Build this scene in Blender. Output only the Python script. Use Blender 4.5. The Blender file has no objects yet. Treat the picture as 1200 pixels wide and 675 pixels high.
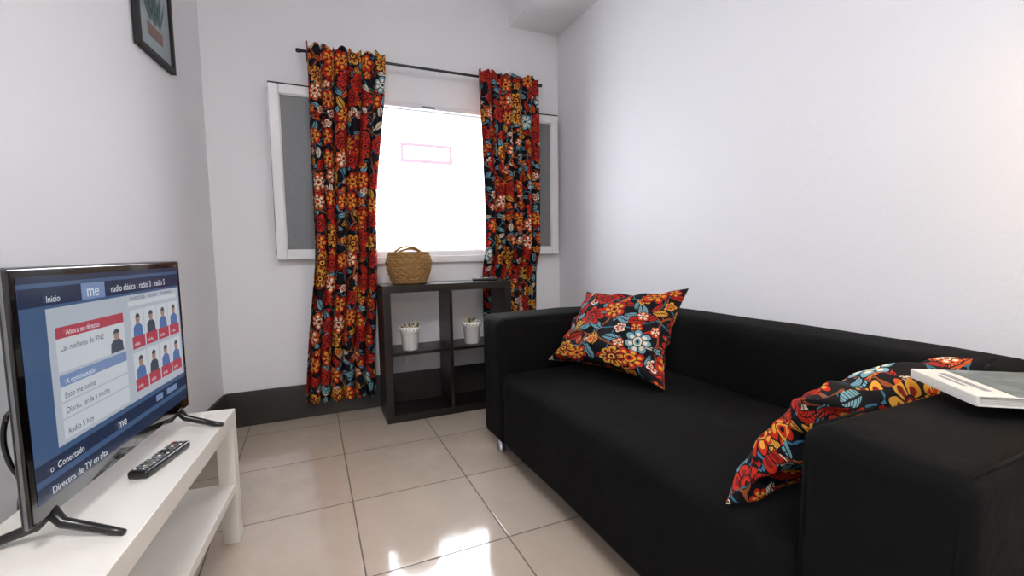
import bpy, bmesh, math, random
from mathutils import Vector, Matrix, noise
random.seed(7)
scene = bpy.context.scene
scene.view_settings.view_transform = 'Standard'
scene.view_settings.look = 'None'
COL = scene.collection

# ------------------------------------------------------------------ materials
def srgb(h):
    if isinstance(h, str):
        h = h.lstrip('#'); c = [int(h[i:i+2], 16)/255 for i in (0, 2, 4)]
    else: c = h
    return tuple([(x/12.92 if x <= .04045 else ((x+.055)/1.055)**2.4) for x in c]) + (1,)

class NT:
    def __init__(s, name):
        s.mat = bpy.data.materials.new(name); s.mat.use_nodes = True
        s.t = s.mat.node_tree; s.bsdf = s.t.nodes['Principled BSDF']
    def n(s, typ, **kw):
        nd = s.t.nodes.new(typ)
        for k, v in kw.items(): setattr(nd, k, v)
        return nd
    def put(s, sock, v):
        if isinstance(v, bpy.types.NodeSocket): s.t.links.new(v, sock)
        else: sock.default_value = v
    def math(s, op, a, b=0.0, c=0.0, clamp=False):
        nd = s.n('ShaderNodeMath', operation=op, use_clamp=clamp)
        s.put(nd.inputs[0], a); s.put(nd.inputs[1], b); s.put(nd.inputs[2], c)
        return nd.outputs[0]
    def vm(s, op, a, b=(0, 0, 0), scale=None):
        nd = s.n('ShaderNodeVectorMath', operation=op)
        s.put(nd.inputs[0], a)
        if op == 'SCALE': s.put(nd.inputs[3], scale)
        else: s.put(nd.inputs[1], b)
        return nd.outputs[0]
    def mix(s, f, a, b):
        nd = s.n('ShaderNodeMix', data_type='RGBA')
        s.put(nd.inputs[0], f); s.put(nd.inputs[6], a); s.put(nd.inputs[7], b)
        return nd.outputs[2]
    def sep(s, v):
        nd = s.n('ShaderNodeSeparateXYZ'); s.put(nd.inputs[0], v); return nd.outputs
    def ramp(s, f, stops, interp='CONSTANT'):
        nd = s.n('ShaderNodeValToRGB'); cr = nd.color_ramp; cr.interpolation = interp
        while len(cr.elements) < len(stops): cr.elements.new(0.5)
        for e, (p, c) in zip(cr.elements, stops): e.position = p; e.color = c
        s.put(nd.inputs[0], f); return nd.outputs[0]
    def noise(s, vec, scale, detail=2, rough=.5):
        nd = s.n('ShaderNodeTexNoise'); s.put(nd.inputs['Vector'], vec)
        nd.inputs['Scale'].default_value = scale; nd.inputs['Detail'].default_value = detail
        nd.inputs['Roughness'].default_value = rough
        return nd
    def bump(s, h, strength=.2, dist=.01):
        nd = s.n('ShaderNodeBump'); nd.inputs['Strength'].default_value = strength
        nd.inputs['Distance'].default_value = dist
        s.put(nd.inputs['Height'], h); s.t.links.new(nd.outputs[0], s.bsdf.inputs['Normal'])
    def tc(s, k='Object'): return s.n('ShaderNodeTexCoord').outputs[k]
    def set(s, **kw):
        for k, v in kw.items(): s.put(s.bsdf.inputs[k.replace('_', ' ')], v)

def M(name, col, rough=.5, metal=0, bump=None, var=0.04, em=0, coat=0):
    t = NT(name); c = srgb(col)
    co = t.tc()
    nz = t.noise(co, 12, 3)
    dk = tuple(x*(1-var*2) for x in c[:3])+(1,)
    t.set(Base_Color=t.mix(nz.outputs[0], c, dk), Roughness=rough, Metallic=metal)
    if coat: t.set(Coat_Weight=coat)
    if em:
        t.set(Emission_Color=c, Emission_Strength=em, Base_Color=(0.01, 0.01, 0.01, 1))
    if bump: t.bump(t.noise(co, bump[0], 4).outputs[0], bump[1], bump[2])
    return t.mat

def wall_mat(name, col):
    t = NT(name); co = t.tc()
    a = t.noise(co, 45, 4, .6).outputs[0]; b = t.noise(co, 2, 2).outputs[0]
    c = srgb(col)
    t.set(Base_Color=t.mix(b, c, tuple(x*.97 for x in c[:3])+(1,)), Roughness=.55)
    t.bump(a, .25, .004)
    return t.mat
m_wall = wall_mat('white_plaster', '#eaebef')
m_ceil = wall_mat('ceiling_paint', '#eaeaec')
m_white = M('white_lacquer', '#ece8e1', .35, var=.01)
m_alu = M('white_aluminium', '#e2e3e6', .3, var=.01)
m_base = M('dark_skirting_tile', '#343330', .4, var=.05)
m_black = M('black_plastic', '#0b0b0c', .3, coat=.3)
m_blackmat = M('black_matt', '#0d0d0e', .6)
m_gloss = M('glossy_bezel', '#060607', .12, coat=.6)
m_silver = M('silver_trim', '#7d7f84', .3, metal=.7)
m_chrome = M('brushed_steel', '#b5b5b8', .28, metal=1)
m_pot = M('white_enamel_pot', '#f0efec', .35, var=.01)
m_grey = M('button_grey', '#8b8d90', .5)
m_paper = M('paper', '#dedbd4', .7, var=.02)
m_soil = M('soil', '#3a2a20', .9, bump=(80, .5, .01))
m_leafg = M('leaf_green', '#5b7a3a', .5, var=.2)
m_leafr = M('leaf_rust', '#8a5040', .5, var=.2)
m_leafp = M('petal_pale', '#d9c8b8', .5, var=.1)

t = NT('grey_screen_pane'); co = t.tc()
w = t.n('ShaderNodeTexVoronoi'); t.put(w.inputs['Vector'], co); w.inputs['Scale'].default_value = 220
t.set(Base_Color=t.mix(w.outputs[0], srgb('#7e8185'), srgb('#66696e')), Roughness=.45); m_pane = t.mat

t = NT('black_brown_veneer'); co = t.tc()
nz = t.noise(t.vm('MULTIPLY', co, (3, 40, 40)), 3, 4)
t.set(Base_Color=t.mix(nz.outputs[0], srgb('#100c0b'), srgb('#1b1411')), Roughness=.38)
t.bump(nz.outputs[0], .08, .003); m_wood = t.mat

# sofa fabric
t = NT('black_sofa_cotton'); co = t.tc()
a = t.noise(co, 4, 4, .55).outputs[0]; b = t.noise(co, 260, 2).outputs[0]
t.set(Base_Color=t.mix(a, srgb('#070708'), srgb('#0d0d0e')), Roughness=.9)
t.set(Specular_IOR_Level=.14)
h = t.math('ADD', t.math('MULTIPLY', a, 1.0), t.math('MULTIPLY', b, .05))
t.bump(h, .5, .03); m_sofa = t.mat

# floor tiles
t = NT('cream_glazed_tiles'); co = t.n('ShaderNodeNewGeometry').outputs['Position']
sx = t.sep(co); T = .464
fx = t.math('FRACT', t.math('DIVIDE', t.math('SUBTRACT', sx[0], .109-20*T), T))
fy = t.math('FRACT', t.math('DIVIDE', t.math('SUBTRACT', sx[1], 1.363-20*T), T))
g = .0055
def edge(f): return t.math('MINIMUM', f, t.math('SUBTRACT', 1.0, f))
d = t.math('MINIMUM', edge(fx), edge(fy))
mask = t.math('LESS_THAN', d, g)
ix = t.math('FLOOR', t.math('DIVIDE', t.math('SUBTRACT', sx[0], .109-20*T), T))
iy = t.math('FLOOR', t.math('DIVIDE', t.math('SUBTRACT', sx[1], 1.363-20*T), T))
cmb = t.n('ShaderNodeCombineXYZ'); t.put(cmb.inputs[0], ix); t.put(cmb.inputs[1], iy)
wn = t.n('ShaderNodeTexWhiteNoise'); t.put(wn.inputs['Vector'], cmb.outputs[0])
nz = t.noise(co, 9, 6, .65).outputs[0]
nz2 = t.noise(co, 60, 4, .6).outputs[0]
c1 = t.mix(nz, srgb('#d5c7b8'), srgb('#beac9a'))
c1 = t.mix(t.math('MULTIPLY', nz2, .3), c1, srgb('#a99582'))
c2 = t.mix(t.math('MULTIPLY', wn.outputs[0], .25), c1, srgb('#cfc3b7'))
t.set(Base_Color=t.mix(mask, c2, srgb('#625850')), Roughness=t.math('ADD', t.math('MULTIPLY', mask, .5), t.math('MULTIPLY', nz, .24)))
t.set(Specular_IOR_Level=.7, Coat_Weight=.6, Coat_Roughness=.06)
hh = t.math('ADD', t.math('MULTIPLY', t.math('MINIMUM', d, .012), 60), t.math('MULTIPLY', t.noise(co, 18, 3).outputs[0], .5))
t.bump(hh, .3, .003)
m_floor = t.mat

# floral fabric ----------------------------------------------------------
def floral(name):
    t = NT(name); uv0 = t.tc('UV')
    wob = t.noise(uv0, 14, 2).outputs['Color']
    uv = t.vm('ADD', uv0, t.vm('SCALE', t.vm('SUBTRACT', wob, (.5, .5, .5)), scale=.022))
    cols = dict(red=srgb('#b62615'), orange=srgb('#cc5825'), yel=srgb('#d39a36'), blue=srgb('#74a3b2'),
                teal=srgb('#376a84'), cream=srgb('#e4d7bf'), bg=srgb('#0d0d15'), dred=srgb('#7a1815'), rust=srgb('#8c4825'))
    def layer(scale, off, rnd):
        v = t.vm('ADD', t.vm('SCALE', uv, scale=scale), off)
        vo = t.n('ShaderNodeTexVoronoi', voronoi_dimensions='2D')
        t.put(vo.inputs['Vector'], v); vo.inputs['Scale'].default_value = 1
        vo.inputs['Randomness'].default_value = rnd
        dd = t.sep(t.vm('SUBTRACT', v, vo.outputs['Position']))
        rc = t.sep(vo.outputs['Color'])
        return dd[0], dd[1], rc
    col = cols['bg']
    for sc, off, c in ((9, (3.3, 1.1, 0), cols['teal']), (6, (.4, 7.1, 0), cols['rust'])):
        v = t.vm('ADD', t.vm('SCALE', uv, scale=sc), off)
        vo = t.n('ShaderNodeTexVoronoi', voronoi_dimensions='2D', feature='DISTANCE_TO_EDGE')
        t.put(vo.inputs['Vector'], v); vo.inputs['Scale'].default_value = 1
        col = t.mix(t.math('LESS_THAN', vo.outputs['Distance'], .024), col, c)
    def leaves(col, scale, off, stops, thr, wid=.2, ln=.46):
        x, y, rc = layer(scale, off, .55)
        a = t.math('MULTIPLY', rc[0], 6.28)
        ca, sa = t.math('COSINE', a), t.math('SINE', a)
        lx = t.math('ADD', t.math('MULTIPLY', x, ca), t.math('MULTIPLY', y, sa))
        ly = t.math('ABSOLUTE', t.math('SUBTRACT', t.math('MULTIPLY', y, ca), t.math('MULTIPLY', x, sa)))
        q = t.math('DIVIDE', lx, ln)
        w = t.math('MULTIPLY', t.math('SUBTRACT', 1.0, t.math('MULTIPLY', q, q)), wid)
        m = t.math('LESS_THAN', ly, w)
        halo = t.math('LESS_THAN', ly, t.math('ADD', w, .05))
        on = t.math('GREATER_THAN', rc[1], thr)
        col = t.mix(t.math('MULTIPLY', halo, on), col, cols['bg'])
        m = t.math('MULTIPLY', m, on)
        saw = t.math('FRACT', t.math('ADD', t.math('MULTIPLY', lx, 8), t.math('MULTIPLY', ly, -8)))
        vein = t.math('MAXIMUM', t.math('LESS_THAN', ly, .022), t.math('LESS_THAN', saw, .25))
        m2 = t.math('MULTIPLY', m, t.math('SUBTRACT', 1.0, vein))
        return t.mix(m2, col, t.ramp(rc[2], stops))
    col = leaves(col, 15, (1.7, 4.2, 0), [(0, cols['blue']), (.32, cols['cream']), (.45, cols['red']), (.65, cols['orange']), (.8, cols['blue'])], .1, .19)
    col = leaves(col, 11.5, (9.1, 2.6, 0), [(0, cols['red']), (.3, cols['yel']), (.5, cols['blue']), (.72, cols['red'])], .2, .19)
    def flowers(col, scale, off, n, R, stops, stops2, thr, rnd=.5):
        x, y, rc = layer(scale, off, rnd)
        r = t.math('SQRT', t.math('ADD', t.math('MULTIPLY', x, x), t.math('MULTIPLY', y, y)))
        th = t.math('ADD', t.math('ARCTAN2', y, x), t.math('MULTIPLY', rc[0], 6))
        pet = t.math('ABSOLUTE', t.math('COSINE', t.math('MULTIPLY', th, n/2)))
        Rr = t.math('MULTIPLY', t.math('ADD', t.math('MULTIPLY', t.math('POWER', pet, .6), .45), .55), R)
        on = t.math('GREATER_THAN', rc[1], thr)
        q = t.math('DIVIDE', r, Rr)
        def below(k): return t.math('MULTIPLY', t.math('LESS_THAN', q, k), on)
        c1 = t.ramp(rc[2], stops); c2 = t.ramp(rc[2], stops2)
        col = t.mix(below(1.12), col, cols['bg'])
        col = t.mix(below(1.0), col, c1)
        sp = t.math('MULTIPLY', t.math('LESS_THAN', pet, .22), below(1.0))
        col = t.mix(sp, col, cols['bg'])
        rr = t.math('DIVIDE', r, R)
        def cir(k): return t.math('MULTIPLY', t.math('LESS_THAN', rr, k), on)
        col = t.mix(t.math('MULTIPLY', below(.74), t.math('GREATER_THAN', pet, .72)), col, c2)
        col = t.mix(cir(.42), col, cols['bg'])
        col = t.mix(cir(.35), col, c2)
        col = t.mix(cir(.24), col, c1)
        col = t.mix(cir(.12), col, cols['bg'])
        return col
    col = flowers(col, 14, (5.5, 3.3, 0), 5, .33, [(0, cols['red']), (.4, cols['yel']), (.62, cols['orange']), (.8, cols['cream'])],
                  [(0, cols['yel']), (.4, cols['red']), (.62, cols['cream']), (.8, cols['red'])], .45)
    col = flowers(col, 8.8, (2.2, 8.8, 0), 7, .45, [(0, cols['red']), (.3, cols['orange']), (.5, cols['red']), (.76, cols['yel']), (.92, cols['blue'])],
                  [(0, cols['yel']), (.3, cols['cream']), (.5, cols['dred']), (.76, cols['dred']), (.92, cols['cream'])], .22, .6)
    t.set(Base_Color=col, Roughness=.8, Specular_IOR_Level=.2)
    t.bump(t.noise(uv0, 600, 1).outputs[0], .1, .002)
    return t.mat
m_floral = floral('floral_cotton')

# ------------------------------------------------------------------ geometry
class B:
    def __init__(s, name):
        s.name = name; s.bm = bmesh.new(); s.mats = []
    def mi(s, mat):
        if mat not in s.mats: s.mats.append(mat)
        return s.mats.index(mat)
    def merge(s, tb, mat, smooth, Mx=None):
        if Mx is not None: bmesh.ops.transform(tb, matrix=Mx, verts=tb.verts)
        i = s.mi(mat)
        for f in tb.faces: f.material_index = i; f.smooth = smooth
        me = bpy.data.meshes.new('tmp'); tb.to_mesh(me); tb.free()
        s.bm.from_mesh(me); bpy.data.meshes.remove(me)
    def box(s, lo, hi, mat, bev=0, seg=2, Mx=None, smooth=None):
        tb = bmesh.new(); bmesh.ops.create_cube(tb, size=1)
        for v in tb.verts:
            v.co = Vector([lo[k]+(v.co[k]+.5)*(hi[k]-lo[k]) for k in range(3)])
        if bev: bmesh.ops.bevel(tb, geom=tb.edges[:], offset=bev, segments=seg, affect='EDGES', profile=.5)
        s.merge(tb, mat, bool(bev) if smooth is None else smooth, Mx)
    def prism(s, pts, z0, z1, mat):
        tb = bmesh.new()
        a = [tb.verts.new((p[0], p[1], z0)) for p in pts]; b = [tb.verts.new((p[0], p[1], z1)) for p in pts]
        n = len(pts)
        tb.faces.new(a[::-1]); tb.faces.new(b)
        for i in range(n): tb.faces.new((a[i], a[(i+1) % n], b[(i+1) % n], b[i]))
        bmesh.ops.recalc_face_normals(tb, faces=tb.faces)
        s.merge(tb, mat, False)
    def lathe(s, prof, mat, seg=40, Mx=None, fn=None, caps=True):
        tb = bmesh.new(); rings = []
        for j, (r, z) in enumerate(prof):
            ring = []
            for i in range(seg):
                a = 2*math.pi*i/seg
                rr = r*(fn(a, j, z) if fn else 1)
                ring.append(tb.verts.new((rr*math.cos(a), rr*math.sin(a), z)))
            rings.append(ring)
        for j in range(len(rings)-1):
            for i in range(seg):
                tb.faces.new((rings[j][i], rings[j][(i+1) % seg], rings[j+1][(i+1) % seg], rings[j+1][i]))
        if caps:
            tb.faces.new(rings[0][::-1]); tb.faces.new(rings[-1])
        s.merge(tb, mat, True, Mx)
    def tube(s, pts, r, mat, seg=12, Mx=None, caps=True):
        tb = bmesh.new(); rings = []
        pts = [Vector(p) for p in pts]
        for k, p in enumerate(pts):
            d = (pts[min(k+1, len(pts)-1)]-pts[max(k-1, 0)]).normalized()
            up = Vector((0, 0, 1)) if abs(d.z) < .9 else Vector((1, 0, 0))
            a = d.cross(up).normalized(); b = d.cross(a).normalized()
            rr = r[k] if isinstance(r, (list, tuple)) else r
            rings.append([tb.verts.new(p+rr*(math.cos(2*math.pi*i/seg)*a+math.sin(2*math.pi*i/seg)*b)) for i in range(seg)])
        for j in range(len(rings)-1):
            for i in range(seg):
                tb.faces.new((rings[j][i], rings[j][(i+1) % seg], rings[j+1][(i+1) % seg], rings[j+1][i]))
        if caps: tb.faces.new(rings[0][::-1]); tb.faces.new(rings[-1])
        bmesh.ops.recalc_face_normals(tb, faces=tb.faces)
        s.merge(tb, mat, True, Mx)
    def poly(s, pts, mat, Mx=None):
        tb = bmesh.new(); tb.faces.new([tb.verts.new(p) for p in pts]); s.merge(tb, mat, False, Mx)
    def done(s, wn=False, origin=True, parent=None, loc=None, rotz=0):
        me = bpy.data.meshes.new(s.name)
        vs = s.bm.verts
        if origin and parent is None and loc is None:
            lo = Vector([min(v.co[k] for v in vs) for k in range(3)]); hi = Vector([max(v.co[k] for v in vs) for k in range(3)])
            o = Vector(((lo.x+hi.x)/2, (lo.y+hi.y)/2, lo.z))
            bmesh.ops.translate(s.bm, verts=vs, vec=-o)
        else: o = Vector(loc or (0, 0, 0))
        s.bm.to_mesh(me); s.bm.free()
        for m in s.mats: me.materials.append(m)
        ob = bpy.data.objects.new(s.name, me); COL.objects.link(ob); ob.location = o; ob.rotation_euler[2] = rotz
        if parent: ob.parent = parent
        if wn:
            md = ob.modifiers.new('wn', 'WEIGHTED_NORMAL'); md.keep_sharp = True
        return ob

YB = 2.93; XR = 1.675; ZC = 2.78; YF = -1.3
def xl(y): return -.474-.125*(YB-y)

# room shell
b = B('floor'); b.box((-1.4, YF-.1, -.06), (XR+.15, YB+.22, 0), m_floor); b.done()
b = B('ceiling'); b.box((-1.4, YF-.1, ZC), (XR+.15, YB+.22, ZC+.1), m_ceil); b.done()
WX0, WX1, WZ0, WZ1 = .27, 1.20, .945, 1.895
b = B('wall_back')
b.box((-.7, YB, 0), (WX0, YB+.2, ZC), m_wall); b.box((WX1, YB, 0), (XR+.15, YB+.2, ZC), m_wall)
b.box((WX0, YB, 0), (WX1, YB+.2, WZ0), m_wall); b.box((WX0, YB, WZ1), (WX1, YB+.2, ZC), m_wall); b.done()
b = B('wall_left'); b.prism([(xl(YB), YB), (xl(YF), YF), (xl(YF)-.12, YF), (xl(YB)-.12, YB)], 0, ZC, m_wall); b.done()
b = B('wall_right'); b.box((XR, YF, 0), (XR+.12, YB, ZC), m_wall); b.done()
b = B('wall_front'); b.box((-1.3, YF-.1, 0), (XR+.12, YF, ZC), m_wall); b.done()
b = B('trim_1'); b.box((1.306, YF, 2.47), (XR, YB, ZC), m_ceil); b.done()
b = B('baseboard_back'); b.box((xl(YB)+.01, YB-.012, 0), (XR, YB, .2), m_base, .003); b.done()
b = B('baseboard_left'); b.prism([(xl(YB)+.012, YB-.012), (xl(YF)+.012, YF), (xl(YF), YF), (xl(YB), YB-.012)], 0, .2, m_base); b.done()
b = B('baseboard_right'); b.box((XR-.012, YF, 0), (XR, YB-.012, .2), m_base, .003); b.done()

# window: fixed frame, sill, sashes
def frame(b, x0, x1, z0, z1, y0, y1, w, mat, Mx=None, bev=.004):
    b.box((x0, y0, z0), (x0+w, y1, z1), mat, bev, Mx=Mx); b.box((x1-w, y0, z0), (x1, y1, z1), mat, bev, Mx=Mx)
    b.box((x0+w, y0, z0), (x1-w, y1, z0+w), mat, bev, Mx=Mx); b.box((x0+w, y0, z1-w), (x1-w, y1, z1), mat, bev, Mx=Mx)
b = B('window_1')
frame(b, WX0, WX1, WZ0, WZ1, YB-.012, YB+.05, .032, m_alu)
frame(b, WX0+.025, WX1-.025, WZ0+.025, WZ1-.025, YB+.015, YB+.06, .018, m_alu)
b.box((WX0-.05, YB-.035, WZ0-.045), (WX1+.05, YB+.02, WZ0), m_alu, .005)
b.box((WX0+.42, YB-.025, WZ1-.03), (WX0+.5, YB-.01, WZ1-.015), m_silver, .003)
def sash(hx, hy, ang, sgn):
    L = .45
    Mx = Matrix.Translation((hx, hy, 0)) @ Matrix.Rotation(ang, 4, 'Z')
    x0, x1 = (-L, 0) if sgn < 0 else (0, L)
    frame(b, x0, x1, WZ0-.005, WZ1+.005, -.022, .022, .05, m_alu, Mx)
    frame(b, x0+.042, x1-.042, WZ0+.037, WZ1-.037, -.015, .015, .014, m_alu, Mx)
    b.box((x0+.05, -.006, WZ0+.045), (x1-.05, .006, WZ1-.045), m_pane, 0, Mx=Mx)
    b.box((x0, -.024, WZ1+.004), (x1, .024, WZ1+.010), m_blackmat, 0, Mx=Mx)
    e = x0 if sgn < 0 else x1
    b.box((e-.004, -.012, WZ0+.02), (e+.004, .012, WZ1-.02), m_silver, 0, Mx=Mx)
sash(.285, YB-.03, math.radians(3.0), -1)
sash(1.185, YB-.035, math.radians(-1.0), 1)
b.done(wn=True)

# exterior building
m_ext = M('sunlit_render', '#f4f0ee', .9, var=.02, bump=(20, .2, .01))
m_pink = M('pink_frame', '#602a32', .7); m_cream = M('shutter_dusty', '#6a4c4a', .8)
b = B('neighbour_building')
b.box((-6, 6, -4), (9, 6.3, 9), m_ext)
frame(b, 1.12, 1.80, 2.12, 2.36, 5.96, 6.0, .03, m_pink, bev=0)
b.box((1.14, 5.98, 2.14), (1.78, 6.0, 2.34), m_cream)
for k in range(4): b.box((1.16, 5.972, 2.17+k*.045), (1.76, 5.982, 2.19+k*.045), m_ext)
b.done()

# curtain rod
YR = 2.85; ZR = 2.085
b = B('curtain_rod')
b.tube([(.0, YR, ZR), (1.49, YR, ZR)], .008, m_black)
for x in (0, 1.49):
    b.lathe([(.001, -.016), (.010, -.014), (.012, 0), (.010, .014), (.001, .016)], m_black, 16, Matrix.Translation((x, YR, ZR)) @ Matrix.Rotation(math.pi/2, 4, 'Y'))
for x in (.05, 1.44):
    b.tube([(x, YR, ZR), (x, YB, ZR)], .006, m_black); b.box((x-.012, YB-.006, ZR-.03), (x+.012, YB, ZR+.03), m_black, .003)
b.done()

def curtain(name, top, mid, bot, zt, zb, nf, cloth, seed, back=0.0):
    bm = bmesh.new(); uvl = bm.loops.layers.uv.new('UVMap')
    NU, NV = 260, 130; grid = []
    H = zt-zb
    for j in range(NV+1):
        s = j/NV; row = []
        if s < .5:
            k = s/.5; k = k*k*(3-2*k); x0 = top[0]+(mid[0]-top[0])*k; x1 = top[1]+(mid[1]-top[1])*k
        else:
            k = (s-.5)/.5; k = k*k*(3-2*k); x0 = mid[0]+(bot[0]-mid[0])*k; x1 = mid[1]+(bot[1]-mid[1])*k
        for i in range(NU+1):
            u = i/NU; z = zt-s*H
            A = .012+.020*min(1, s*3)
            ph = .9*math.sin(2.2*s+seed)+1.4*noise.noise(Vector((u*3, s*1.5, seed)))
            w = math.sin(2*math.pi*nf*u+ph)
            w2 = math.sin(2*math.pi*nf*2.3*u+seed+2*s)*(1-min(1, s*2.5))*.5
            sq = (1/(1+1.2*math.exp(-((z-ZR)/.012)**2)))
            y = YR-.026+(A*w+A*w2)*sq*.8
            if back:
                kk = min(1, max(0, (1.0-z)/.2)); kk = kk*kk*(3-2*kk); y = y*(1-kk)+(YB-.037+(y-(YR-.026))*.45)*kk
            x = x0+(x1-x0)*u+.010*math.cos(2*math.pi*nf*u+ph)+.006*noise.noise(Vector((u*5, s*4, seed+3)))
            top_r = max(0, 1-(zt-z)/.035)
            zz = z+(.012*math.sin(2*math.pi*nf*u+ph)*(s))+top_r*(.018*noise.noise(Vector((u*18, seed, 0)))+.010*math.sin(2*math.pi*nf*1.5*u+seed))
            row.append((bm.verts.new((x, y, zz)), (u*cloth+seed, -s*H)))
        grid.append(row)
    for j in range(NV):
        for i in range(NU):
            q = [grid[j][i], grid[j+1][i], grid[j+1][i+1], grid[j][i+1]]
            f = bm.faces.new([a[0] for a in q]); f.smooth = True
            for l, a in zip(f.loops, q): l[uvl].uv = a[1]
    me = bpy.data.meshes.new(name); bm.to_mesh(me); bm.free(); me.materials.append(m_floral)
    ob = bpy.data.objects.new(name, me); COL.objects.link(ob)
    md = ob.modifiers.new('thick', 'SOLIDIFY'); md.thickness = .0015
    return ob
curtain('curtain', (.035, .455), (.025, .372), (-.06, .322), ZR+.035, .12, 6, .70, 1.3)
curtain('curtain', (1.03, 1.455), (1.055, 1.46), (1.06, 1.45), ZR+.035, .10, 6, .72, 5.1, back=1)

# storage shelf 2x2
SX0, SX1, SY0, SY1, SH = .359, 1.135, 2.585, 2.835, .785
b = B('storage_shelf'); T1 = .042
b.box((SX0, SY0, SH-T1), (SX1, SY1, SH), m_wood, .002); b.box((SX0, SY0, 0), (SX1, SY1, T1), m_wood, .002)
b.box((SX0, SY0, T1), (SX0+T1, SY1, SH-T1), m_wood, .002); b.box((SX1-T1, SY0, T1), (SX1, SY1, SH-T1), m_wood, .002)
xm = (SX0+SX1)/2; zm = SH/2
b.box((xm-.009, SY0+.003, T1), (xm+.009, SY1, SH-T1), m_wood, .001)
b.box((SX0+T1, SY0+.003, zm-.009), (xm-.009, SY1, zm+.009), m_wood, .001); b.box((xm+.009, SY0+.003, zm-.009), (SX1-T1, SY1, zm+.009), m_wood, .001)
b.done(wn=True)

# pots
def pot(x, y, seed):
    random.seed(seed)
    b = B('potted_succulent'); z0 = zm+.0092; Mx = Matrix.Translation((x, y, z0))
    b.lathe([(.001, 0), (.042, 0), (.044, .004), (.054, .105), (.0585, .108), (.060, .135), (.0575, .137), (.055, .134), (.052, .11), (.001, .11)], m_pot, 48, Mx,
            fn=lambda a, j, z: 1+.02*abs(math.sin(a*9)) if z > .105 and j in (4, 5) else 1, caps=False)
    for i in range(18):
        a = 2*math.pi*i/18
        b.lathe([(.0045, 0), (.004, .0008), (.0001, .0009)], m_grey, 10, Mx @ Matrix.Translation((.0598*math.cos(a), .0598*math.sin(a), .121)) @ Matrix.Rotation(a, 4, 'Z') @ Matrix.Rotation(math.pi/2, 4, 'Y'), caps=False)
    b.lathe([(.001, .112), (.052, .112), (.001, .118)], m_soil, 24, Mx, caps=False)
    for i in range(34):
        a = random.uniform(0, 6.28); L = random.uniform(.03, .052); tilt = random.uniform(.3, 1.3)
        pr = [(.002, 0), (.007, L*.3), (.008, L*.6), (.005, L*.9), (.0005, L)]
        rr = random.uniform(0, .025)
        b.lathe(pr, random.choice([m_leafg, m_leafg, m_leafr, m_leafp]), 8, Mx @ Matrix.Translation((rr*math.cos(a), rr*math.sin(a), .116)) @ Matrix.Rotation(a, 4, 'Z') @ Matrix.Rotation(tilt, 4, 'Y'))
    b.done()
pot(.515, 2.66, 1); pot(.90, 2.67, 2)

# basket
t = NT('seagrass_weave'); co = t.tc()
nz = t.noise(co, 70, 3).outputs[0]
t.set(Base_Color=t.mix(nz, srgb('#5e4325'), srgb('#b98f56')), Roughness=.85); t.bump(nz, .8, .008); m_sea = t.mat
b = B('woven_basket'); Mx = Matrix.Translation((.535, 2.712, SH+.002)) @ Matrix.Scale(.78, 4, (0, 1, 0))
prof = []; NR = 64; RH = .0165
for j in range(NR+1):
    k = j/NR; z = k*.185
    r = .098+.032*math.sin(min(1, k*1.05)*math.pi*.62)-.016*max(0, k-.7)/.3
    prof.append((r, z))
inner = [(r-.006, z) for r, z in prof[::-1]]
def weave(a, j, z):
    row = int(z/RH); ph = math.pi*(row % 2)
    return 1+.035*abs(math.sin(z/RH*math.pi))+.03*math.sin(a*16+ph)
b.lathe([(.001, 0)]+prof+inner+[(.001, .006)], m_sea, 160, Mx, fn=weave, caps=False)
for sy in (-1, 1):
    pts = [(.075*math.cos(a), sy*.085, .17+.045*math.sin(a)) for a in [math.pi*k/20 for k in range(21)]]
    pts = [(x+.016*sy, y*(1-.3*(z-.17)/.05), z-.012*(sy > 0)) for x, y, z in pts]
    b.tube(pts, .0065, m_sea, 8, Mx)
b.done()

def remote(name, c, ang, L, W, H, rows, cols):
    b = B(name)
    b.box((-W/2, -L/2, 0), (W/2, L/2, H), m_black, H*.35, 3)
    mred = M('button_red', '#a03030', .5)
    for i in range(rows):
        for j in range(cols):
            x = (j-(cols-1)/2)*W*.26; y = -L*.42+i*L*.84/(rows-1)
            mt = m_grey if (i*3+j) % 4 else m_white
            if i == rows-1: mt = mred if j == 0 else m_grey
            b.box((x-W*.07, y-L*.014, H-.0005), (x+W*.07, y+L*.014, H+.002), mt, .0008)
    b.lathe([(W*.26, 0), (W*.25, .003), (W*.12, .003), (W*.1, .0015), (.0001, .002)], m_blackmat, 24, Matrix.Translation((0, L*.1, H)), caps=False)
    b.done(wn=True, loc=c, rotz=ang)
remote('remote_control', (.99, 2.66, SH+.0005), math.radians(75), .16, .045, .018, 9, 3)

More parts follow.
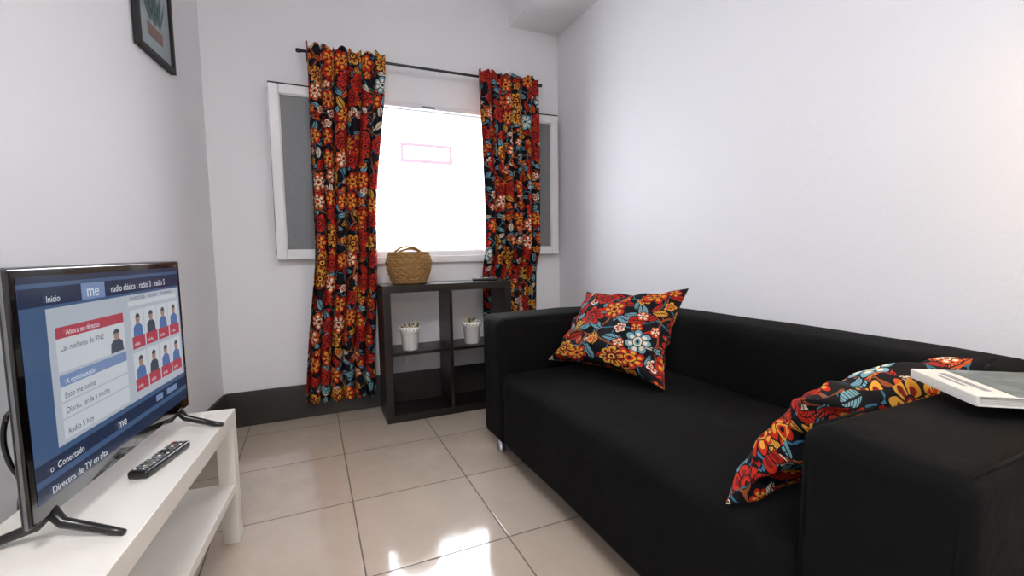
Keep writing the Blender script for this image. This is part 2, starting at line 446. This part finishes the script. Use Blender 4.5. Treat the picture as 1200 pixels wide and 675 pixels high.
# ------------------------------------------------------------------ sofa
b = B('sofa')
X0, X1, Y0, Y1 = .752, 1.66, .275, 2.07; AW = .228; ZT = .665; ZB = .085
def soft(lo, hi, bev, seg=5, bulge=0.0, axis=2, wr=1.0):
    tb = bmesh.new(); bmesh.ops.create_cube(tb, size=1)
    for v in tb.verts: v.co = Vector([lo[k]+(v.co[k]+.5)*(hi[k]-lo[k]) for k in range(3)])
    bmesh.ops.bevel(tb, geom=tb.edges[:], offset=bev, segments=seg, affect='EDGES', profile=.5)
    for it in range(6):
        es = [e for e in tb.edges if e.calc_length() > .05]
        if es: bmesh.ops.subdivide_edges(tb, edges=es, cuts=1, use_grid_fill=True)
    bmesh.ops.triangulate(tb, faces=[f for f in tb.faces if len(f.verts) > 4])
    c = [(lo[k]+hi[k])/2 for k in range(3)]; hs = [(hi[k]-lo[k])/2 for k in range(3)]
    tb.normal_update()
    for v in tb.verts:
        q = [(v.co[k]-c[k])/hs[k] for k in range(3)]
        w = 1
        for k in range(3):
            if k != axis: w *= max(0, 1-q[k]**4)
        if q[axis] > .5: v.co[axis] += bulge*w
        n = noise.noise(v.co*3.5)*.007+noise.noise(v.co*8)*.002
        v.co += v.normal*n*wr
    b.merge(tb, m_sofa, True)
soft((X0+.004, Y0+AW-.01, ZB), (X1-.20, Y1-AW+.01, .425), .04, bulge=.02)       # seat
soft((X0, Y0, ZB), (X1, Y0+AW, ZT), .034, bulge=.008)                # near arm
soft((X0, Y1-AW, ZB), (X1, Y1, ZT), .034, bulge=.008)                # far arm
soft((X1-.24, Y0+AW-.02, ZB+.02), (X1+.004, Y1-AW+.02, ZT+.01), .04, bulge=.01, wr=.6)   # back
for x in (X0+.06, X1-.08):
    for y in (Y0+.09, Y1-.07):
        b.lathe([(.001, 0), (.021, 0), (.023, .004), (.023, .012), (.021, .014), (.021, ZB+.015), (.001, ZB+.015)], m_chrome, 24, Matrix.Translation((x, y, 0)), caps=False)
for ya in (Y0+.012, Y0+AW-.012, Y1-AW+.012, Y1-.012):
    b.tube([(X0+.006, ya, ZB+.03), (X0+.004, ya, .4), (X0+.008, ya, ZT-.03), (X0+.03, ya, ZT-.004), (X0+.2, ya, ZT-.002)], .0028, m_sofa, 8)
b.done()

# cushions
def cushion(name, c00, c10, c11, c01, T, seed, L=.5, sag=None):
    bm = bmesh.new(); uvl = bm.loops.layers.uv.new('UVMap'); N = 44
    c00, c10, c11, c01 = map(Vector, (c00, c10, c11, c01))
    nrm = (c10-c00).cross(c01-c00).normalized()
    vs = {}
    for side in (1, -1):
        for i in range(N+1):
            for j in range(N+1):
                u, v = i/N, j/N
                uu = u+.09*(1-2*u)*(4*v*(1-v))*(abs(2*u-1)**3); vv = v+.09*(1-2*v)*(4*u*(1-u))*(abs(2*v-1)**3)
                p = (c00*(1-uu)+c10*uu)*(1-vv)+(c01*(1-uu)+c11*uu)*vv
                e = (1-abs(2*u-1)**2.4)*(1-abs(2*v-1)**2.4)
                h = T/2*(max(e, 0)**.55)
                wr = noise.noise(Vector((u*5+seed, v*5, side*3)))*.022*min(1, e*4)
                wr += .011*math.sin(14*math.atan2(v-.5, u-.5)+seed)*(1-e)*min(1, e*6)
                edge = i in (0, N) or j in (0, N)
                if edge and side == -1: vs[(side, i, j)] = vs[(1, i, j)]; continue
                p = p+nrm*side*(h+wr*(0 if edge else 1))
                if edge: p = p+nrm*.008*math.sin((u+v)*19+seed)
                if sag: p = sag(p, u, v)
                vs[(side, i, j)] = bm.verts.new(p)
    for side in (1, -1):
        for i in range(N):
            for j in range(N):
                idx = [(i, j), (i+1, j), (i+1, j+1), (i, j+1)]
                if side < 0: idx = idx[::-1]
                f = bm.faces.new([vs[(side, a, c)] for a, c in idx]); f.smooth = True
                for l, (a, c) in zip(f.loops, idx): l[uvl].uv = (a/N*L+seed+side*.3, c/N*L)
    me = bpy.data.meshes.new(name); bm.to_mesh(me); bm.free(); me.materials.append(m_floral)
    ob = bpy.data.objects.new(name, me); COL.objects.link(ob)
    md = ob.modifiers.new('s', 'SUBSURF'); md.levels = 1; md.render_levels = 1
    return ob
cushion('throw_pillow', (.965, 1.81, .468), (1.13, 1.225, .462), (1.435, 1.42, .805), (1.18, 1.81, .775), .15, 2.4, L=.47)
cushion('throw_pillow', (1.27, .78, .47), (.735, .635, .445), (.82, .545, .69), (1.43, .485, .712), .115, 6.2, L=.47)

# book on arm
t = NT('book_cover_photo'); co = t.tc('Object')
nz = t.noise(co, 14, 5, .6).outputs[0]
t.set(Base_Color=t.ramp(nz, [(0, srgb('#1d2a25')), (.45, srgb('#37463e')), (.55, srgb('#5d6862')), (.68, srgb('#8c928e'))], 'LINEAR'), Roughness=.3); m_cover = t.mat
b = B('book')
b.box((0, 0, 0), (.27, .18, .002), m_paper, .0008); b.box((.004, .004, .002), (.266, .176, .0165), m_paper, .001)
b.box((0, 0, .0165), (.27, .18, .019), m_paper, .0008)
b.box((.055, .0008, .0191), (.2695, .179, .0194), m_cover)
b.box((.028, .03, .0191), (.040, .15, .0193), m_grey); b.box((.015, .06, .0191), (.021, .13, .0193), m_grey)
for k in range(5): b.box((.004, .0033, .004+k*.0026), (.266, .0036, .0044+k*.0026), m_grey)
b.box((-.003, 0, 0), (.003, .18, .019), m_paper, .002)
b.done(wn=True, loc=(1.022, .372, ZT+.028), rotz=math.radians(-37))

# ------------------------------------------------------------------ TV bench
ang = math.radians(5.0)
Mx = Matrix.Translation((-.257, 1.775, 0)) @ Matrix.Rotation(-ang, 4, 'Z')
b = B('tv_bench'); W, L = .275, .90; lg = .05
b.box((-W, -L, .40), (0, 0, .45), m_white, .0025, Mx=Mx)
for x in (-W+.0, -lg):
    for y in (-L, -lg):
        b.box((x, y, 0), (x+lg, y+lg, .40), m_white, .002, Mx=Mx)
b.box((-W+.004, -L+lg*.3, .175), (-.004, -lg*.3-.02, .205), m_white, .002, Mx=Mx)
b.done(wn=True)

# TV
tv = bpy.data.objects.new('television', None); COL.objects.link(tv)
tv.location = (-.462, 1.03, .45); tv.rotation_euler[2] = math.radians(82.2)
W, H = .68, .455; z0 = .05
b = B('body')
b.box((0, 0, z0), (W, .017, z0+H), m_gloss, .005, 3)
b.box((-.001, .005, z0-.001), (W+.001, .012, z0+H+.001), m_silver, .003)
b.box((.08, .015, z0+.05), (W-.08, .046, z0+H-.06), m_blackmat, .012)
b.done(wn=True, parent=tv)
b = B('feet')
for x in (.03, W-.09):
    for s in (-1, 1):
        b.tube([(x+.03, .009, .055), (x+.025, .009+s*.02, .03), (x+.01, .009+s*.10, .008), (x+(-.0), .009+s*.125, .006)], [.012, .01, .008, .006], m_black, 12)
b.done(parent=tv)
def flat(name, col, em=.85):
    t = NT(name); c = srgb(col); t.set(Base_Color=(0.01, 0.01, 0.012, 1), Emission_Color=c, Emission_Strength=em, Roughness=.14); return t.mat
cS = {k: flat('screen_'+k, v) for k, v in dict(bg='#41597c', dark='#222e48', panel='#adb4bf', card='#c3c8cf', red='#ab4453', blue='#54709f', text='#454c58', white='#d9dde4', skin='#9a7f74', mid='#7389b0').items()}  # palette greyed to paint in the haze of room reflections
SX, SZ, SW, SHH = .018, z0+.032, W-.036, H-.05
b = B('screen')
def rect(u0, v0, u1, v1, m, k=1):
    y = -.0006-.0004*k
    b.poly([(SX+u0*SW, y, SZ+(1-v1)*SHH), (SX+u1*SW, y, SZ+(1-v1)*SHH), (SX+u1*SW, y, SZ+(1-v0)*SHH), (SX+u0*SW, y, SZ+(1-v0)*SHH)], m)
rect(0, 0, 1, 1, cS['bg'], 0)
rect(0, 0, 1, .03, cS['dark']); rect(0, .05, 1, .135, cS['dark'])
rect(.27, .05, .40, .135, cS['mid'], 2)
rect(.10, .15, .99, .80, cS['panel'])
rect(.13, .245, .50, .30, cS['red'], 2); rect(.13, .30, .50, .46, cS['card'], 2)
rect(.13, .475, .50, .53, cS['mid'], 2); rect(.13, .53, .50, .60, cS['card'], 2); rect(.13, .61, .50, .68, cS['card'], 2); rect(.13, .69, .50, .78, cS['card'], 2)
rect(.54, .19, .96, .22, cS['card'], 2)
def person(u0, u1, v0, v1, k):
    uc = (u0+u1)/2; w = (u1-u0); h = v1-v0; y = -.0006-.0004*k
    def P(u, v): return (SX+u*SW, y, SZ+(1-v)*SHH)
    b.poly([P(u0+w*.12, v1), P(u1-w*.12, v1), P(u1-w*.16, v1-h*.35), P(uc+w*.14, v1-h*.48), P(uc-w*.14, v1-h*.48), P(u0+w*.16, v1-h*.35)], cS['blue'] if int(u0*1000) % 3 else cS['text'])
    y -= .0003
    b.poly([P(uc+w*.17*math.cos(a), v1-h*.64+h*.2*math.sin(a)) for a in [2*math.pi*i/14 for i in range(14)]], cS['skin'])
    y -= .0003
    b.poly([P(uc+w*.18*math.cos(a), v1-h*.70-h*.16*abs(math.sin(a))) for a in [math.pi*i/8 for i in range(9)]], cS['text'])
person(.39, .50, .305, .46, 3)
for r in range(2):
    for c in range(4):
        u = .55+c*.107; v = .245+r*.265
        rect(u, v, u+.098, v+.24, cS['card'], 2)
        person(u, u+.098, v, v+.165, 3)
        rect(u, v+.165, u+.098, v+.24, cS['red'], 3)
rect(0, .83, 1, .90, cS['dark']); rect(0, .93, 1, 1, cS['dark'])
rect(.70, .845, .76, .885, cS['mid'], 2); rect(.80, .845, .90, .885, cS['mid'], 2)
b.done(parent=tv)
def text(s, u, v, size, mat):
    cu = bpy.data.curves.new('caption', 'FONT'); cu.body = s; cu.size = size; cu.materials.append(mat)
    o = bpy.data.objects.new('caption', cu); COL.objects.link(o); o.parent = tv
    o.location = (SX+u*SW, -.0036, SZ+(1-v)*SHH); o.rotation_euler = (math.pi/2, 0, 0)
text('me', .29, .12, .036, cS['white']); text('radio clásica   radio 3   radio 5', .43, .115, .022, cS['white']); text('Inicio', .10, .12, .018, cS['white'])
text('Ahora en directo', .17, .287, .016, cS['white']); text('Las mañanas de RNE', .14, .36, .017, cS['text'])
text('A continuación', .15, .52, .016, cS['white']); text('Esto me suena', .14, .585, .017, cS['text']); text('Diario, tarde y noche', .14, .66, .017, cS['text']); text('Radio 5 hoy', .14, .76, .017, cS['text'])
text('EN PORTADA     PODCAST    PROGRAMAS', .55, .183, .012, cS['text'])
for r in range(2):
    for c in range(4): text('al día', .56+c*.107, .25+r*.265+.215, .012, cS['white'])
text('o  Conectado', .05, .885, .018, cS['white']); text('me', .40, .893, .03, cS['white']); text('Directos de TV en alta', .05, .985, .019, cS['white'])
text('LG', .52, 1.055, .012, flat('logo', '#9a9aa0', .4))
# cable
b = B('power_cable')
def bez(pts, n=24):
    out = []
    P = [Vector(p) for p in pts]; P = [P[0]]+P+[P[-1]]
    for k in range(1, len(P)-2):
        for i in range(n):
            s = i/n; a, bb, c, d = P[k-1], P[k], P[k+1], P[k+2]
            out.append(.5*((2*bb)+(-a+c)*s+(2*a-5*bb+4*c-d)*s*s+(-a+3*bb-3*c+d)*s**3))
    return out+[P[-1]]
b.tube(bez([(-.505, 1.22, .70), (-.517, 1.13, .690), (-.527, 1.125, .668), (-.531, 1.125, .63), (-.528, 1.13, .59), (-.522, 1.14, .555), (-.55, 1.2, .50), (-.60, 1.3, .40), (-.62, 1.35, .03)], 12), .0045, m_black, 8)
b.done()
remote('remote_control', (-.368, 1.383, .4505), math.radians(-16.5), .18, .046, .02, 12, 3)

# picture on left wall
pic = B('framed_picture'); w, h = .33, .48
m_mount = M('picture_paper', '#9fabb0', .6, var=.15); m_stem = M('print_green', '#4a6a62', .6); m_print = M('print_terracotta', '#7d6660', .6)
frame(pic, 0, w, 0, h, -.022, 0, .022, m_blackmat, bev=.002)
pic.box((.02, -.012, .02), (w-.02, -.004, h-.02), m_mount)
for k, x in enumerate((.12, .165, .21)):
    pic.poly([(x-.02, -.0125-.0002*k, .08), (x+.02, -.0125-.0002*k, .08), (x+.026, -.0125-.0002*k, .13), (x-.026, -.0125-.0002*k, .13)], m_print)
    for a in (-.5, -.2, .1, .4):
        dx, dz = math.sin(a), math.cos(a); p = (x, .13)
        pic.poly([(p[0], -.0135, p[1]), (p[0]+dx*.08+.008, -.0135, p[1]+dz*.08), (p[0]+dx*.17, -.0135, p[1]+dz*.17), (p[0]+dx*.08-.008, -.0135, p[1]+dz*.08)], m_stem)
pic.done(wn=True, loc=(xl(2.197)+.002, 2.197, 1.77), rotz=math.atan2(.992, .124))

# wall sconce (right wall, past the edge of the frame)
m_shade = M('lamp_shade', '#e8d2a0', .8)
b = B('wall_sconce'); b.lathe([(.05, 0), (.08, -.13), (.078, -.13), (.048, 0)], m_shade, 32, Matrix.Translation((XR-.11, .1, 1.50)), caps=False)
b.tube([(XR, .1, 1.45), (XR-.11, .1, 1.45), (XR-.11, .1, 1.47)], .008, m_chrome); b.done()

# ------------------------------------------------------------------ lights
def light(name, typ, loc, energy, color, rot=(0, 0, 0), **kw):
    l = bpy.data.lights.new(name, typ); l.energy = energy; l.color = color
    for k, v in kw.items(): setattr(l, k, v)
    o = bpy.data.objects.new(name, l); COL.objects.link(o); o.location = loc; o.rotation_euler = rot; return o
light('ceiling_fill', 'AREA', (-.25, -.35, ZC-.06), 44, (1, .985, .975), shape='DISK', size=.8)  # unseen fill lamp added behind the camera to brighten the room
light('sconce_bulb', 'POINT', (XR-.11, .1, 1.34), 9, (1, .66, .28), shadow_soft_size=.03)
s = light('sun', 'SUN', (0, -5, 8), 22, (1, .97, .95), angle=.01)
s.rotation_euler = Vector((.25, 1, -.7)).to_track_quat('-Z', 'Y').to_euler()
p = light('window_portal', 'AREA', ((WX0+WX1)/2, YB+.21, (WZ0+WZ1)/2), 1, (1, 1, 1), rot=(-math.pi/2, 0, 0), shape='RECTANGLE', size=WX1-WX0, size_y=WZ1-WZ0)
p.data.cycles.is_portal = True
w = bpy.data.worlds.new('sky'); scene.world = w; w.use_nodes = True
bg = w.node_tree.nodes['Background']; bg.inputs[0].default_value = (.77, .87, 1, 1); bg.inputs[1].default_value = 10.5

# ------------------------------------------------------------------ camera
cam = bpy.data.cameras.new('camera'); co = bpy.data.objects.new('camera', cam); COL.objects.link(co)
cam.lens = 36*535/1200; cam.sensor_width = 36; cam.clip_start = .02
yaw, pit, roll = math.radians(23.8), math.radians(4.7), .017
fw = Vector((math.sin(yaw)*math.cos(pit), math.cos(yaw)*math.cos(pit), -math.sin(pit)))
r0 = Vector((math.cos(yaw), -math.sin(yaw), 0)); u0 = r0.cross(fw)
r1 = (r0-roll*u0).normalized(); u1 = (u0+roll*r0).normalized()
mt = Matrix((( r1.x, u1.x, -fw.x, 0), (r1.y, u1.y, -fw.y, 0), (r1.z, u1.z, -fw.z, .97), (0, 0, 0, 1)))
co.matrix_world = mt
scene.camera = co
